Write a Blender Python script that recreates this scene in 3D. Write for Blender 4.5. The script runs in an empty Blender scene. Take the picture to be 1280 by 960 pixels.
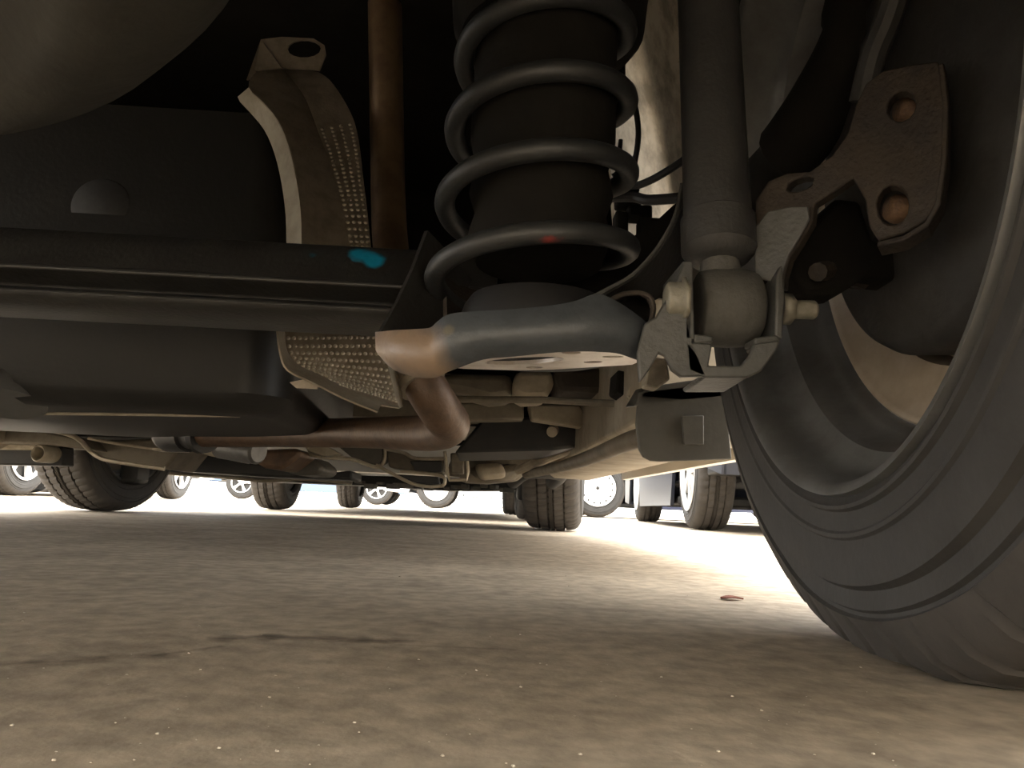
import bpy, bmesh, math, random
from mathutils import Vector as V, Matrix
random.seed(4)
PI = math.pi
C = bpy.context.scene.collection
SC = bpy.context.scene

# ------------------------------------------------------------------ camera
F = 950.0
CAM = V((0, 0, 0.078))
TH, PH, RO = math.radians(2.0), math.radians(9.15), math.radians(2.5)
fw = V((math.sin(TH)*math.cos(PH), math.cos(TH)*math.cos(PH), math.sin(PH)))
r0 = V((math.cos(TH), -math.sin(TH), 0)); u0 = r0.cross(fw)
rt = r0*math.cos(RO) + u0*math.sin(RO); up = u0*math.cos(RO) - r0*math.sin(RO)
def ray(px, py): return fw + rt*((px-640)/F) - up*((py-480)/F)
def PY(px, py, Y): d = ray(px, py); return CAM + d*(Y/d.y)
def PX(px, py, X): d = ray(px, py); return CAM + d*(X/d.x)
def PZ(px, py, Z=0.0): d = ray(px, py); return CAM + d*((Z-CAM.z)/d.z)
cd = bpy.data.cameras.new('camera'); cam = bpy.data.objects.new('camera', cd); C.objects.link(cam)
cd.sensor_width = 36; cd.lens = F/1280*36; cd.clip_start = 0.01; cd.clip_end = 500
cam.matrix_world = Matrix(((rt.x, up.x, -fw.x, CAM.x), (rt.y, up.y, -fw.y, CAM.y), (rt.z, up.z, -fw.z, CAM.z), (0, 0, 0, 1)))
SC.camera = cam

# ------------------------------------------------------------------ materials
def nd(nt, t, **kw):
    n = nt.nodes.new(t)
    for k, v in kw.items(): setattr(n, k, v)
    return n
def mat(name, col, col2=None, rough=0.6, metal=0.0, scale=30, spec=0.5, bump=0.0, bscale=None, rough2=None, lo=0.42, hi=0.62, marks=(), alpha=None):
    m = bpy.data.materials.new(name); m.use_nodes = True
    nt = m.node_tree; b = nt.nodes['Principled BSDF']; L = nt.links.new
    b.inputs['Roughness'].default_value = rough; b.inputs['Metallic'].default_value = metal
    b.inputs['Specular IOR Level'].default_value = spec
    geo = nd(nt, 'ShaderNodeNewGeometry'); pos = geo.outputs['Position']
    col2 = col2 or tuple(c*0.7 for c in col)
    n = nd(nt, 'ShaderNodeTexNoise'); n.inputs['Scale'].default_value = scale; n.inputs['Detail'].default_value = 7
    n.inputs['Roughness'].default_value = 0.65
    L(pos, n.inputs['Vector'])
    mr = nd(nt, 'ShaderNodeMapRange'); mr.inputs['From Min'].default_value = lo; mr.inputs['From Max'].default_value = hi
    L(n.outputs['Fac'], mr.inputs['Value'])
    mx = nd(nt, 'ShaderNodeMix', data_type='RGBA')
    mx.inputs['A'].default_value = (*col, 1); mx.inputs['B'].default_value = (*col2, 1)
    L(mr.outputs['Result'], mx.inputs['Factor'])
    out = mx.outputs['Result']
    wn = None
    for (p, q, rad, soft, mc, amt) in marks:          # painted marks / stains: capsules p-q in the place
        if wn is None:
            w = nd(nt, 'ShaderNodeTexNoise'); w.inputs['Scale'].default_value = 1.2/max(rad, 1e-4)*0.5; w.inputs['Detail'].default_value = 4
            L(pos, w.inputs['Vector']); wn = w
        a, bb = V(p), V(q); ba = bb-a
        s1 = nd(nt, 'ShaderNodeVectorMath', operation='SUBTRACT'); L(pos, s1.inputs[0]); s1.inputs[1].default_value = a
        d = nd(nt, 'ShaderNodeVectorMath', operation='DOT_PRODUCT'); L(s1.outputs[0], d.inputs[0]); d.inputs[1].default_value = ba/max(ba.length_squared, 1e-12)
        cl = nd(nt, 'ShaderNodeClamp'); L(d.outputs['Value'], cl.inputs['Value'])
        sc = nd(nt, 'ShaderNodeVectorMath', operation='SCALE'); sc.inputs[0].default_value = ba; L(cl.outputs[0], sc.inputs['Scale'])
        s2 = nd(nt, 'ShaderNodeVectorMath', operation='SUBTRACT'); L(s1.outputs[0], s2.inputs[0]); L(sc.outputs[0], s2.inputs[1])
        ln = nd(nt, 'ShaderNodeVectorMath', operation='LENGTH'); L(s2.outputs[0], ln.inputs[0])
        ad = nd(nt, 'ShaderNodeMath', operation='MULTIPLY_ADD'); L(wn.outputs['Fac'], ad.inputs[0]); ad.inputs[1].default_value = rad*1.6
        L(ln.outputs['Value'], ad.inputs[2])
        r2 = nd(nt, 'ShaderNodeMapRange'); L(ad.outputs[0], r2.inputs['Value'])
        r2.inputs['From Min'].default_value = rad*1.8; r2.inputs['From Max'].default_value = rad*(1.8-soft)
        r2.inputs['To Max'].default_value = amt
        m2 = nd(nt, 'ShaderNodeMix', data_type='RGBA'); L(r2.outputs['Result'], m2.inputs['Factor']); L(out, m2.inputs['A']); m2.inputs['B'].default_value = (*mc, 1)
        out = m2.outputs['Result']
    L(out, b.inputs['Base Color'])
    if rough2 is not None:
        mm = nd(nt, 'ShaderNodeMapRange'); L(mr.outputs['Result'], mm.inputs['Value'])
        mm.inputs['To Min'].default_value = rough; mm.inputs['To Max'].default_value = rough2
        L(mm.outputs['Result'], b.inputs['Roughness'])
    if bump:
        bn = nd(nt, 'ShaderNodeTexNoise'); bn.inputs['Scale'].default_value = bscale or scale*4; bn.inputs['Detail'].default_value = 5
        L(pos, bn.inputs['Vector'])
        bp = nd(nt, 'ShaderNodeBump'); bp.inputs['Strength'].default_value = bump; bp.inputs['Distance'].default_value = 0.002
        L(bn.outputs['Fac'], bp.inputs['Height']); L(bp.outputs[0], b.inputs['Normal'])
    if alpha is not None: b.inputs['Alpha'].default_value = alpha
    return m

def pk(a): return tuple(a)
blue_c = PY(458, 319, 0.585); blue_s = PY(388, 315, 0.59)
M = {}
M['beam'] = mat('black_chassis_paint', (0.01953, 0.01919, 0.01727), (0.01465, 0.01371, 0.01228), .42, scale=25, bump=.25, bscale=200,
    marks=[(PY(450, 315, .585), PY(466, 321, .585), .011, .5, (.005, .16, .26), 1), (PY(387, 313, .585), PY(390, 318, .585), .0035, .8, (.01, .10, .14), .7)])
M['cup'] = mat('grey_cup_paint', (0.05523, 0.06242, 0.06991), (0.03954, 0.04529, 0.05072), .42, scale=40, bump=.2, bscale=250,
    marks=[(PY(470, 436, .468), PY(540, 440, .44), .020, .7, (.21, .145, .095), .9), (PY(617, 413, .43), PY(619, 414, .43), .005, .5, (.19, .17, .11), .6),
           (PY(560, 412, .43), PY(563, 414, .43), .005, .5, (.19, .16, .10), .5), (PY(690, 419, .43), PY(690, 419, .43), .0014, .5, (.7, .62, .45), 1)])
M['spring'] = mat('spring_coating', (0.02117, 0.02228, 0.02195), (0.01552, 0.01634, 0.01663), .5, scale=60, bump=.15, bscale=300,
    marks=[(PY(683, 306, .434), PY(700, 306, .434), .0055, .5, (.22, .035, .028), .9), (PY(624, 212, .445), PY(628, 212, .445), .003, .7, (.2, .18, .03), .5)])
M['shock'] = mat('shock_grey_coating', (0.04125, 0.04052, 0.0389), (0.033, 0.03184, 0.0308), .5, scale=50, bump=.2, bscale=300)
M['bracket'] = mat('bracket_grey_metal', (0.07495, 0.07493, 0.0707), (0.05621, 0.05522, 0.05081), .5, scale=60, bump=.3, bscale=250)
M['bush'] = mat('grey_dirty_bushing', (0.07775, 0.07542, 0.06757), (0.06141, 0.05818, 0.05068), .7, scale=80, bump=.3)
M['bolt'] = mat('dull_zinc', (0.241, 0.2237, 0.1779), (0.1894, 0.1721, 0.1319), .5, metal=.2, scale=120, bump=.2)
M['rust'] = mat('rusted_steel', (0.02722, 0.0185, 0.01089), (0.01633, 0.01133, 0.007841), .7, scale=40, bump=.5, bscale=300)
M['rustbolt'] = mat('rusty_bolt', (.17, .10, .055), (.10, .06, .04), .7, scale=90, bump=.4)
M['exhaust'] = mat('exhaust_rust_brown', (0.1034, 0.06256, 0.03699), (0.06528, 0.03917, 0.02448), .5, metal=.25, scale=35, bump=.3, bscale=200)
M['pipe_lit'] = mat('exhaust_pipe_lit_tan', (0.1728, 0.1152, 0.0648), (0.1152, 0.072, 0.0432), .42, metal=.5, scale=22)  # lighter copy of the exhaust colour, paints light on the upright pipe
M['shield'] = mat('dull_aluminium', (0.2543, 0.2169, 0.1646), (0.187, 0.1533, 0.1122), .42, metal=.45, scale=40, bump=.2, bscale=220)
M['tank'] = mat('black_tank_plastic', (0.008448, 0.008064, 0.006912), (0.01152, 0.01075, 0.009216), .5, scale=14, bump=.2, bscale=150,
    marks=[(PY(38, 460, 1.0), PY(40, 460, 1.0), .0022, .8, (.3, .26, .2), 1), (PY(233, 445, 1.0), PY(236, 445, 1.0), .002, .8, (.25, .22, .17), 1), (PY(307, 472, 1.0), PY(308, 472, 1.0), .002, .8, (.25, .22, .17), 1)])
M['well'] = mat('olive_underseal', (0.02576, 0.02402, 0.01715), (0.01841, 0.01674, 0.01176), .75, scale=18, bump=.35, bscale=90,
    marks=[(PY(0, 40, .4), PY(30, 45, .4), .014, 1.0, (.07, .035, .018), .6), (PY(60, 105, .42), PY(75, 100, .42), .008, 1.0, (.09, .045, .02), .5)])
M['dark'] = mat('dark_underseal', (0.0099, 0.00891, 0.00726), (0.0066, 0.00594, 0.00495), .9, spec=.15, scale=15, bump=.4, bscale=80)
M['beige'] = mat('dusty_beige_underbody', (0.348, 0.301, 0.234), (0.174, 0.151, 0.117), .8, spec=.2, scale=22, bump=.4, bscale=90)
M['sill'] = mat('dusty_sill', (0.32, 0.276, 0.208), (0.216, 0.18, 0.132), .7, scale=12, bump=.3, bscale=60)
M['under'] = mat('brown_grey_underbody', (0.144, 0.1238, 0.09216), (0.0864, 0.072, 0.05184), .6, scale=14, bump=.4, bscale=60)
M['edge'] = mat('bare_edge_and_glint', (0.34, 0.2992, 0.2312), (0.2448, 0.2108, 0.1564), .4, metal=.3, scale=30)  # bare edges; also paints glints on dimples and light on the shield lip
M['black'] = mat('black_plastic', (.018, .018, .018), (.026, .025, .023), .55, spec=.3, scale=20)
M['rubber'] = mat('black_rubber_hose', (0.009728, 0.0096, 0.01004), (0.01338, 0.0128, 0.0129), .6, scale=60)
M['flap'] = mat('grey_flap_plastic', (0.07616, 0.0714, 0.0595), (0.0595, 0.05474, 0.04522), .55, scale=20, bump=.15, bscale=120)
M['tyre'] = mat('tyre_rubber', (0.03077, 0.02885, 0.02629), (0.02267, 0.02098, 0.01912), .72, scale=14, bump=.2, bscale=160)
M['tyre_tread'] = mat('tyre_rubber_worn', (0.04469, 0.03862, 0.03282), (0.03303, 0.02878, 0.02443), .8, scale=25, bump=.25, bscale=120)
M['rim'] = mat('dirty_wheel_steel', (0.1367, 0.1363, 0.1315), (0.09713, 0.09468, 0.08911), .45, metal=.35, scale=20, bump=.15)
M['disc'] = mat('dusty_wheel_disc', (0.3519, 0.2932, 0.2297), (0.2737, 0.2248, 0.171), .6, scale=18, bump=.2)
M['drum'] = mat('brake_grey_rust', (0.02765, 0.02668, 0.02499), (0.01728, 0.01576, 0.01359), .65, scale=25, bump=.4, bscale=120)
M['bare'] = mat('bare_metal_reflected_light', (.80, .74, .68), (.62, .55, .48), .34, metal=.5, scale=45, bump=.15)  # bare metal, colour raised to paint light reflected from the floor
M['body'] = mat('beige_body_paint', (.50, .47, .41), (.47, .44, .385), .35, scale=3)
M['glass'] = mat('dark_car_glass', (.02, .024, .028), (.025, .03, .034), .08, scale=2)
M['leaf'] = mat('dry_leaf', (.26, .085, .045), (.17, .05, .03), .7, scale=150)
M['grit'] = mat('pale_grit', (.55, .49, .40), (.40, .34, .27), .8, scale=60)
M['alloy'] = mat('bright_alloy', (.80, .80, .80), (.72, .72, .72), .3, metal=.4, scale=10)
M['cover'] = mat('white_wheel_cover', (.82, .81, .79), (.76, .75, .72), .4, scale=10)
M['hole'] = mat('recess_shade_black', (.02, .02, .02), (.03, .03, .03), .7)  # paints the shade of a recess as plain black
M['lampred'] = mat('red_lamp_lens', (.35, .02, .02), (.3, .02, .02), .15)
M['lampclear'] = mat('clear_lamp_lens', (.7, .72, .74), (.65, .67, .7), .1)

# ------------------------------------------------------------------ mesh builder
class MB:
    def __init__(s): s.v = []; s.f = []; s.mi = []
    def add(s, vs, fs, m=0):
        o = len(s.v); s.v += [V(p) for p in vs]
        for f in fs: s.f.append(tuple(i+o for i in f)); s.mi.append(m)
    def box(s, c, size, rz=0, R=None, m=0):
        c = V(c); h = V(size)/2; R = R or Matrix.Rotation(rz, 3, 'Z')
        vs = [c + R @ V((x*h.x, y*h.y, z*h.z)) for x in (-1, 1) for y in (-1, 1) for z in (-1, 1)]
        s.add(vs, [(0, 1, 3, 2), (4, 6, 7, 5), (0, 4, 5, 1), (2, 3, 7, 6), (0, 2, 6, 4), (1, 5, 7, 3)], m); return s
    def hexa(s, a, b, m=0):                      # loft two 4+ point loops
        return s.loft([a, b], m=m)
    def loft(s, loops, cap=True, closed=True, m=0):
        n = len(loops[0]); vs = [p for l in loops for p in l]; fs = []
        for k in range(len(loops)-1):
            for i in range(n if closed else n-1):
                j = (i+1) % n
                fs.append((k*n+i, k*n+j, (k+1)*n+j, (k+1)*n+i))
        if cap and closed:
            fs.append(tuple(range(n))[::-1]); fs.append(tuple((len(loops)-1)*n+i for i in range(n)))
        s.add(vs, fs, m); return s
    def prism(s, loop, off, m=0):
        off = V(off); return s.loft([list(loop), [V(p)+off for p in loop]], m=m)
    def tube(s, path, rad, seg=12, cap=True, flat=None, m=0):
        path = [V(p) for p in path]; n = len(path)
        rads = rad if isinstance(rad, (list, tuple)) else [rad]*n
        loops = []; t0 = (path[1]-path[0]).normalized()
        nrm = t0.orthogonal().normalized()
        for i in range(n):
            t = (path[min(i+1, n-1)] - path[max(i-1, 0)]).normalized()
            nrm = (nrm - t*nrm.dot(t)).normalized(); b = t.cross(nrm)
            loops.append([path[i] + (nrm*math.cos(2*PI*k/seg) + b*math.sin(2*PI*k/seg))*rads[i] for k in range(seg)])
        return s.loft(loops, cap=cap, m=m)
    def lathe(s, prof, org, axis, seg=48, close=False, m=0, ang=None):
        """prof: (along, radius)"""
        axis = V(axis).normalized(); e1 = axis.orthogonal().normalized(); e2 = axis.cross(e1); org = V(org)
        n = len(prof); vs = []; fs = []
        for k in range(seg):
            a = 2*PI*k/seg
            d = e1*math.cos(a) + e2*math.sin(a)
            vs += [org + axis*p + d*r for p, r in prof]
        for k in range(seg):
            k2 = (k+1) % seg
            for i in range(n if close else n-1):
                j = (i+1) % n
                fs.append((k*n+i, k*n+j, k2*n+j, k2*n+i))
        if not close:
            for i in (0, n-1):
                if prof[i][1] > 1e-5: fs.append(tuple(k*n+i for k in range(seg)))
        s.add(vs, fs, m); return s
    def plate(s, outer, holes, off, m=0):
        """polygon (near planar) with holes, extruded by off"""
        bm = bmesh.new(); es = []
        for lp in [outer]+list(holes):
            vs = [bm.verts.new(p) for p in lp]
            for i in range(len(vs)): es.append(bm.edges.new((vs[i], vs[(i+1) % len(vs)])))
        nn = (V(off)).normalized()
        r = bmesh.ops.triangle_fill(bm, use_beauty=True, use_dissolve=False, edges=es, normal=nn)
        fs = [g for g in r['geom'] if isinstance(g, bmesh.types.BMFace)]
        ex = bmesh.ops.extrude_face_region(bm, geom=fs, use_keep_orig=True)
        bmesh.ops.translate(bm, verts=[g for g in ex['geom'] if isinstance(g, bmesh.types.BMVert)], vec=V(off))
        bm.verts.index_update()
        s.add([v.co.copy() for v in bm.verts], [tuple(v.index for v in f.verts) for f in bm.faces], m); bm.free(); return s
    def sheet(s, grid, th, m=0):
        """grid rows x cols of points given thickness"""
        R, K = len(grid), len(grid[0]); nr = {}
        for i in range(R):
            for j in range(K):
                du = V(grid[min(i+1, R-1)][j]) - V(grid[max(i-1, 0)][j]); dv = V(grid[i][min(j+1, K-1)]) - V(grid[i][max(j-1, 0)])
                nr[i, j] = du.cross(dv).normalized()
        top = [V(grid[i][j]) for i in range(R) for j in range(K)]
        bot = [V(grid[i][j]) + nr[i, j]*th for i in range(R) for j in range(K)]
        n = R*K; fs = []
        for i in range(R-1):
            for j in range(K-1):
                a, b, c, d = i*K+j, i*K+j+1, (i+1)*K+j+1, (i+1)*K+j
                fs.append((a, b, c, d)); fs.append((n+d, n+c, n+b, n+a))
        bd = [(0, j) for j in range(K)] + [(i, K-1) for i in range(1, R)] + [(R-1, j) for j in range(K-2, -1, -1)] + [(i, 0) for i in range(R-2, 0, -1)]
        for q in range(len(bd)):
            a = bd[q]; b = bd[(q+1) % len(bd)]; ia = a[0]*K+a[1]; ib = b[0]*K+b[1]
            fs.append((ia, ib, n+ib, n+ia))
        s.add(top+bot, fs, m); return s
    def dome(s, c, r, nrm, h=None, seg=7, m=0):
        nrm = V(nrm).normalized(); e1 = nrm.orthogonal().normalized(); e2 = nrm.cross(e1); c = V(c); h = h or r
        vs = []
        for lv in (0, 1):
            rr = r*(1 if lv == 0 else .7); hh = h*(0 if lv == 0 else .7)
            vs += [c + nrm*hh + (e1*math.cos(2*PI*k/seg)+e2*math.sin(2*PI*k/seg))*rr for k in range(seg)]
        vs.append(c+nrm*h)
        fs = [(k, (k+1) % seg, seg+(k+1) % seg, seg+k) for k in range(seg)] + [(seg+k, seg+(k+1) % seg, 2*seg) for k in range(seg)] + [tuple(range(seg))[::-1]]
        s.add(vs, fs, m); return s
    def build(s, name, material, parent=None, bevel=0, smooth=35, subsurf=0, solid=0):
        ms = material if isinstance(material, (list, tuple)) else [material]
        lo = V([min(v[i] for v in s.v) for i in range(3)]); hi = V([max(v[i] for v in s.v) for i in range(3)])
        c = (lo+hi)/2
        if parent is None: c.z = lo.z
        me = bpy.data.meshes.new(name); me.from_pydata([v-c for v in s.v], [], s.f)
        for p, mi in zip(me.polygons, s.mi): p.material_index = mi
        for mm in ms: me.materials.append(mm)
        bm = bmesh.new(); bm.from_mesh(me); bmesh.ops.recalc_face_normals(bm, faces=bm.faces[:]); bm.to_mesh(me); bm.free()
        me.shade_smooth() if hasattr(me, 'shade_smooth') else None
        if smooth: me.set_sharp_from_angle(angle=math.radians(smooth))
        o = bpy.data.objects.new(name, me); C.objects.link(o)
        o['wc'] = tuple(c)
        if parent is not None:
            o.parent = parent; o.location = c - V(parent['wc'])
        else: o.location = c
        if solid:
            md = o.modifiers.new('solid', 'SOLIDIFY'); md.thickness = solid; md.offset = 0
        if bevel:
            md = o.modifiers.new('bevel', 'BEVEL'); md.width = bevel; md.segments = 2; md.limit_method = 'ANGLE'; md.angle_limit = math.radians(40); md.use_clamp_overlap = True
        if subsurf:
            md = o.modifiers.new('sub', 'SUBSURF'); md.levels = subsurf; md.render_levels = subsurf
        return o
def tag(o, label, cat=None, group=None, kind=None):
    if label: o['label'] = label
    if cat: o['category'] = cat
    if group: o['group'] = group
    if kind: o['kind'] = kind
    return o
def empty(name, loc, label, cat, group=None, rz=0):
    o = bpy.data.objects.new(name, None); C.objects.link(o); o.location = loc; o.rotation_euler.z = rz; o['wc'] = tuple(loc)
    o.empty_display_size = .1
    return tag(o, label, cat, group)
def lab(o, t): o['label'] = t; return o

def catmull(pts, n=8):
    pts = [V(p) for p in pts]; out = []
    for i in range(len(pts)-1):
        p0, p1, p2, p3 = pts[max(i-1, 0)], pts[i], pts[i+1], pts[min(i+2, len(pts)-1)]
        for k in range(n):
            t = k/n
            out.append(.5*((2*p1) + (p2-p0)*t + (2*p0-5*p1+4*p2-p3)*t*t + (3*p1-p0-3*p2+p3)*t**3))
    out.append(pts[-1]); return out
def lerp(a, b, t): return a+(b-a)*t
def interp(tab, x):
    if x <= tab[0][0]: return tab[0][1]
    for (a, va), (b, vb) in zip(tab, tab[1:]):
        if x <= b: return lerp(va, vb, (x-a)/(b-a))
    return tab[-1][1]

# ------------------------------------------------------------------ tyre / wheel
def tyre_mesh(c, R, W, rim, seg=176, pitch=44, Rm=None, gd=.0042):
    """axis X; side=+1: detailed sidewall on the -X face first"""
    k = (R-rim)/.105
    def rr(q): return rim + (q-.210)*k
    pr = [(.020, .208), (.010, .212), (.005, .216), (.003, .2205), (.0005, .2225), (.0005, .2245), (.003, .226), (.0015, .236), (.0002, .2375), (.0002, .2395), (.0018, .241),
          (.0003, .252), (.0012, .264), (.0055, .2665), (.0060, .276), (.0085, .2775), (.0085, .2795), (.0065, .281), (.009, .290), (.015, .300), (.026, .3075), (.046, .311)]
    tread = [(.054, .3112), (.0545, .304), (.060, .304), (.0605, .312), (.078, .3142), (.088, .3147), (.0885, .307), (.0945, .307), (.095, .315)]
    w = W/.2
    half = [(a*w, rr(r)) for a, r in pr+tread]
    prof = half + [(W-a, r) for a, r in half[::-1]]
    n = len(prof); nh = len(half); vs = []; fs = []; x0 = c[0]-W/2; pa = len(pr)
    Rm = Rm or Matrix.Identity(3)
    per = seg//pitch
    for i in range(seg):
        ph = i % per
        for j, (a, r) in enumerate(prof):
            jj = j if j < nh else n-1-j
            sl = (jj-17)*.009 if jj >= 17 else 0
            th = 2*PI*i/seg + (sl if j < nh else -sl)
            rad = r
            if jj >= 18 and ph == 0 and (r-rim) > .72*(R-rim): rad = r - gd*min(1, (jj-17)/2)
            p = Rm @ V((x0+a-c[0], math.sin(th)*rad, math.cos(th)*rad))
            dz = c[2]+p.z
            if dz < .0006: p.z = .0006-c[2]
            elif dz < .05 and jj < 18:                                    # bulge above the contact patch
                p.x += (-1 if j < nh else 1)*.006*(1-dz/.05)
            vs.append(V(c)+p)
    for i in range(seg):
        i2 = (i+1) % seg
        for j in range(n-1):
            fs.append((i*n+j, i*n+j+1, i2*n+j+1, i2*n+j))
    mb = MB(); mb.add(vs, fs)
    for q, f in enumerate(fs):
        j = f[0] % n; jj = min(j, n-2-j)
        mb.mi[q] = 1 if jj >= 17 else 0
    return mb

# ================================================================== THE CAR OVERHEAD
car = empty('car', (-.52, 1.5, 0), 'car seen from beneath, its rusty exhaust, coil spring and rear wheel overhead', 'car')
WX, WY, WR = .302, .454, .311                       # rear wheel
def part(mb, name, m, bevel=0, parent=None, smooth=35, label=None, **kw):
    o = mb.build(name, M[m] if isinstance(m, str) else m, parent or car, bevel=bevel, smooth=smooth, **kw)
    if label: o['label'] = label
    return o
TY = [M['tyre'], M['tyre_tread']]
RW = Matrix.Rotation(math.radians(-3.3), 3, 'Z') @ Matrix.Rotation(math.radians(-3.05), 3, 'Y')
NW = RW @ V((1, 0, 0)); WC = V((.199, WY, WR))                 # centre of the inner rim plane
WM = WC + NW*.1025
rear_tyre = part(tyre_mesh(tuple(WM), .326, .205, .211, seg=392, pitch=56, Rm=RW, gd=.0085), 'tyre', TY, smooth=30, label='large black rear tyre close to the camera')
# wheel barrel
x0 = WX-.1025
bar = [(.016, .222), (.004, .2195), (.000, .2182), (.0005, .2148), (.004, .2115), (.022, .2085), (.034, .206), (.040, .200), (.044, .1925), (.049, .1905), (.064, .188), (.069, .184), (.073, .1795), (.092, .1765),
       (.100, .176), (.150, .180), (.175, .20), (.198, .212), (.198, .218), (.170, .206), (.150, .186), (.1, .182), (.07, .186), (.045, .20), (.03, .212)]
rear_rim = part(MB().lathe(bar, WC, NW, 160, close=True), 'wheel_rim', 'rim', smooth=40)
# wheel disc with five openings, inside the barrel
def wheel_disc(xo, c, ro, ri, seg=120, win=(.48, .66), dz=.028):
    mb = MB(); rs = [ro, ro*.985, ro*.93, ro*.86, ro*.79, ro*.775, ro*.62, ro*.55, ro*.46, ro*.36, ri]
    dx = [0, .004, .010, .014, .017, .036, .034, .032, dz, dz, dz]
    n = len(rs); vs = []; fs = []
    for i in range(seg):
        a = 2*PI*i/seg
        for r, d in zip(rs, dx): vs.append(V((xo+d, c[1]+math.sin(a)*r, c[2]+math.cos(a)*r)))
    for i in range(seg):
        a = (i+.5)/seg*5 % 1
        for j in range(n-1):
            rm = (rs[j]+rs[j+1])/2/ro
            if win[0] < rm < win[1]:
                hw = .30*(1-abs((rm-.57)/.25)**2*.5)
                if abs(a-.35) < hw: continue
            i2 = (i+1) % seg
            fs.append((i*n+j, i*n+j+1, i2*n+j+1, i2*n+j))
    mb.add(vs, fs); return mb
wd = wheel_disc(.078, (0, 0, 0), .1765, .035)
wd.v = [WC + RW @ v for v in wd.v]
part(wd, 'wheel_disc', 'disc', parent=rear_rim, smooth=50, solid=.004, label='dusty brown inner face of wheel disc')
# left rear wheel (outside the frame, carries the other end of the axle)
part(tyre_mesh((-1.342, WY, WR), .317, .205, .211, seg=176, pitch=44), 'tyre', TY, smooth=30)
part(MB().lathe([(.198-a, r) for a, r in bar], (-1.342-.1025, WY, WR), (1, 0, 0), 64, close=True), 'wheel_rim', 'rim', smooth=40)

# brake drum / backing plate
drum = part(MB().lathe([(0, .02), (0, .100), (.004, .108), (.004, .120), (.008, .127), (.016, .131), (.050, .131), (.056, .127), (.056, .02)], WC+NW*.056, NW, 96), 'brake_drum', 'drum', smooth=40)
part(MB().lathe([(0, .01), (0, .045), (.015, .05), (.02, .052), (.02, .01)], WC+NW*.044+V((0, 0, -.01)), NW, 40), 'hub_boss', 'drum', parent=drum)

# knuckle plate, reaching from the hub to the damper bracket
def KX(px): return interp([(930, .158), (985, .178), (1060, .204), (1120, .220), (1190, .234)], px)
def K(px, py): return PX(px, py, KX(px))
outl = [(945, 352), (944, 250), (960, 226), (985, 216), (1012, 214), (1040, 194), (1060, 165), (1070, 130), (1082, 104), (1104, 88), (1140, 80), (1172, 76), (1182, 100), (1184, 160), (1180, 215), (1172, 250),
        (1158, 275), (1128, 292), (1098, 300), (1086, 282), (1082, 250), (1066, 222), (1044, 238), (1018, 254), (1016, 276), (1002, 300), (988, 322), (981, 345), (980, 360)]
def ell(cx, cy, rx, ry, n=14, rot=0): return [(cx+rx*math.cos(2*PI*k/n)*math.cos(rot)-ry*math.sin(2*PI*k/n)*math.sin(rot), cy+rx*math.cos(2*PI*k/n)*math.sin(rot)+ry*math.sin(2*PI*k/n)*math.cos(rot)) for k in range(n)]
kn = part(MB().plate([K(*p) for p in outl], [[K(*p) for p in ell(1127, 132, 17, 20, rot=.5)], [K(*p) for p in ell(1116, 256, 20, 25)], [K(*p) for p in ell(1000, 230, 18, 8, 10, -.35)]], (.006, .008, 0)), 'knuckle_plate', 'rust', bevel=.0012, label='rusty brown hub plate with two bolt holes')
for (bx, by) in ((1138, 132), (1125, 258)):
    p = PX(bx, by, KX(bx)+.012)
    part(MB().lathe([(-.008, .001), (-.008, .0065), (-.004, .0085), (.02, .0085)], p+V((.003, .004, 0)), (1, 0, 0), 12), 'hub_bolt', 'rustbolt', parent=kn, smooth=0)
# bent flange along the knuckle plate's outer side
fl = [(1180, 78), (1186, 130), (1184, 200), (1176, 255), (1160, 282), (1130, 300), (1096, 308)]
g = [[PX(px, py, KX(px)-.001) for px, py in fl], [PX(px, py, KX(px)-.001)+V((.008, .010, -.002)) for px, py in fl]]
part(MB().sheet(g, .003), 'knuckle_flange', 'rust', bevel=.0008)
part(MB().prism([PY(*p, .462) for p in [(985, 336), (1012, 284), (1046, 246), (1076, 250), (1092, 300), (1150, 300), (1190, 330), (1160, 352), (1084, 346), (1052, 366), (1008, 370)]], (0, .03, 0)), 'brake_anchor', 'dark', bevel=.004)
part(MB().plate([K(*p) - V((.002, .003, 0)) for p in [(946, 350), (946, 288), (962, 268), (990, 262), (1012, 262), (1014, 278), (1002, 300), (988, 322), (981, 345), (979, 358)]], [], (-.001, -.0015, 0)), 'bracket_ear', 'bracket', bevel=.0008, parent=kn, label='grey lower end of the hub plate')
# trailing link and sensor lead above the plate
part(MB().tube(catmull([PX(1078, 128, .225), PX(1092, 70, .227), PX(1112, 20, .23), PX(1130, -40, .235)]), .008, 10), 'brake_line', 'drum')
part(MB().tube(catmull([PY(935, 240, .62), PY(985, 190, .56), PY(1035, 120, .52), PY(1075, 40, .5), PY(1095, -60, .5)]), [.02]*8+[.026]*17+[.03]*8, 14), 'trailing_arm', 'dark')
part(MB().tube([PX(1022, 340, .205), PX(1040, 338, .225), PX(1080, 350, .25)], [.006, .0075, .007], 10), 'bleed_screw', 'rust')

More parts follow.
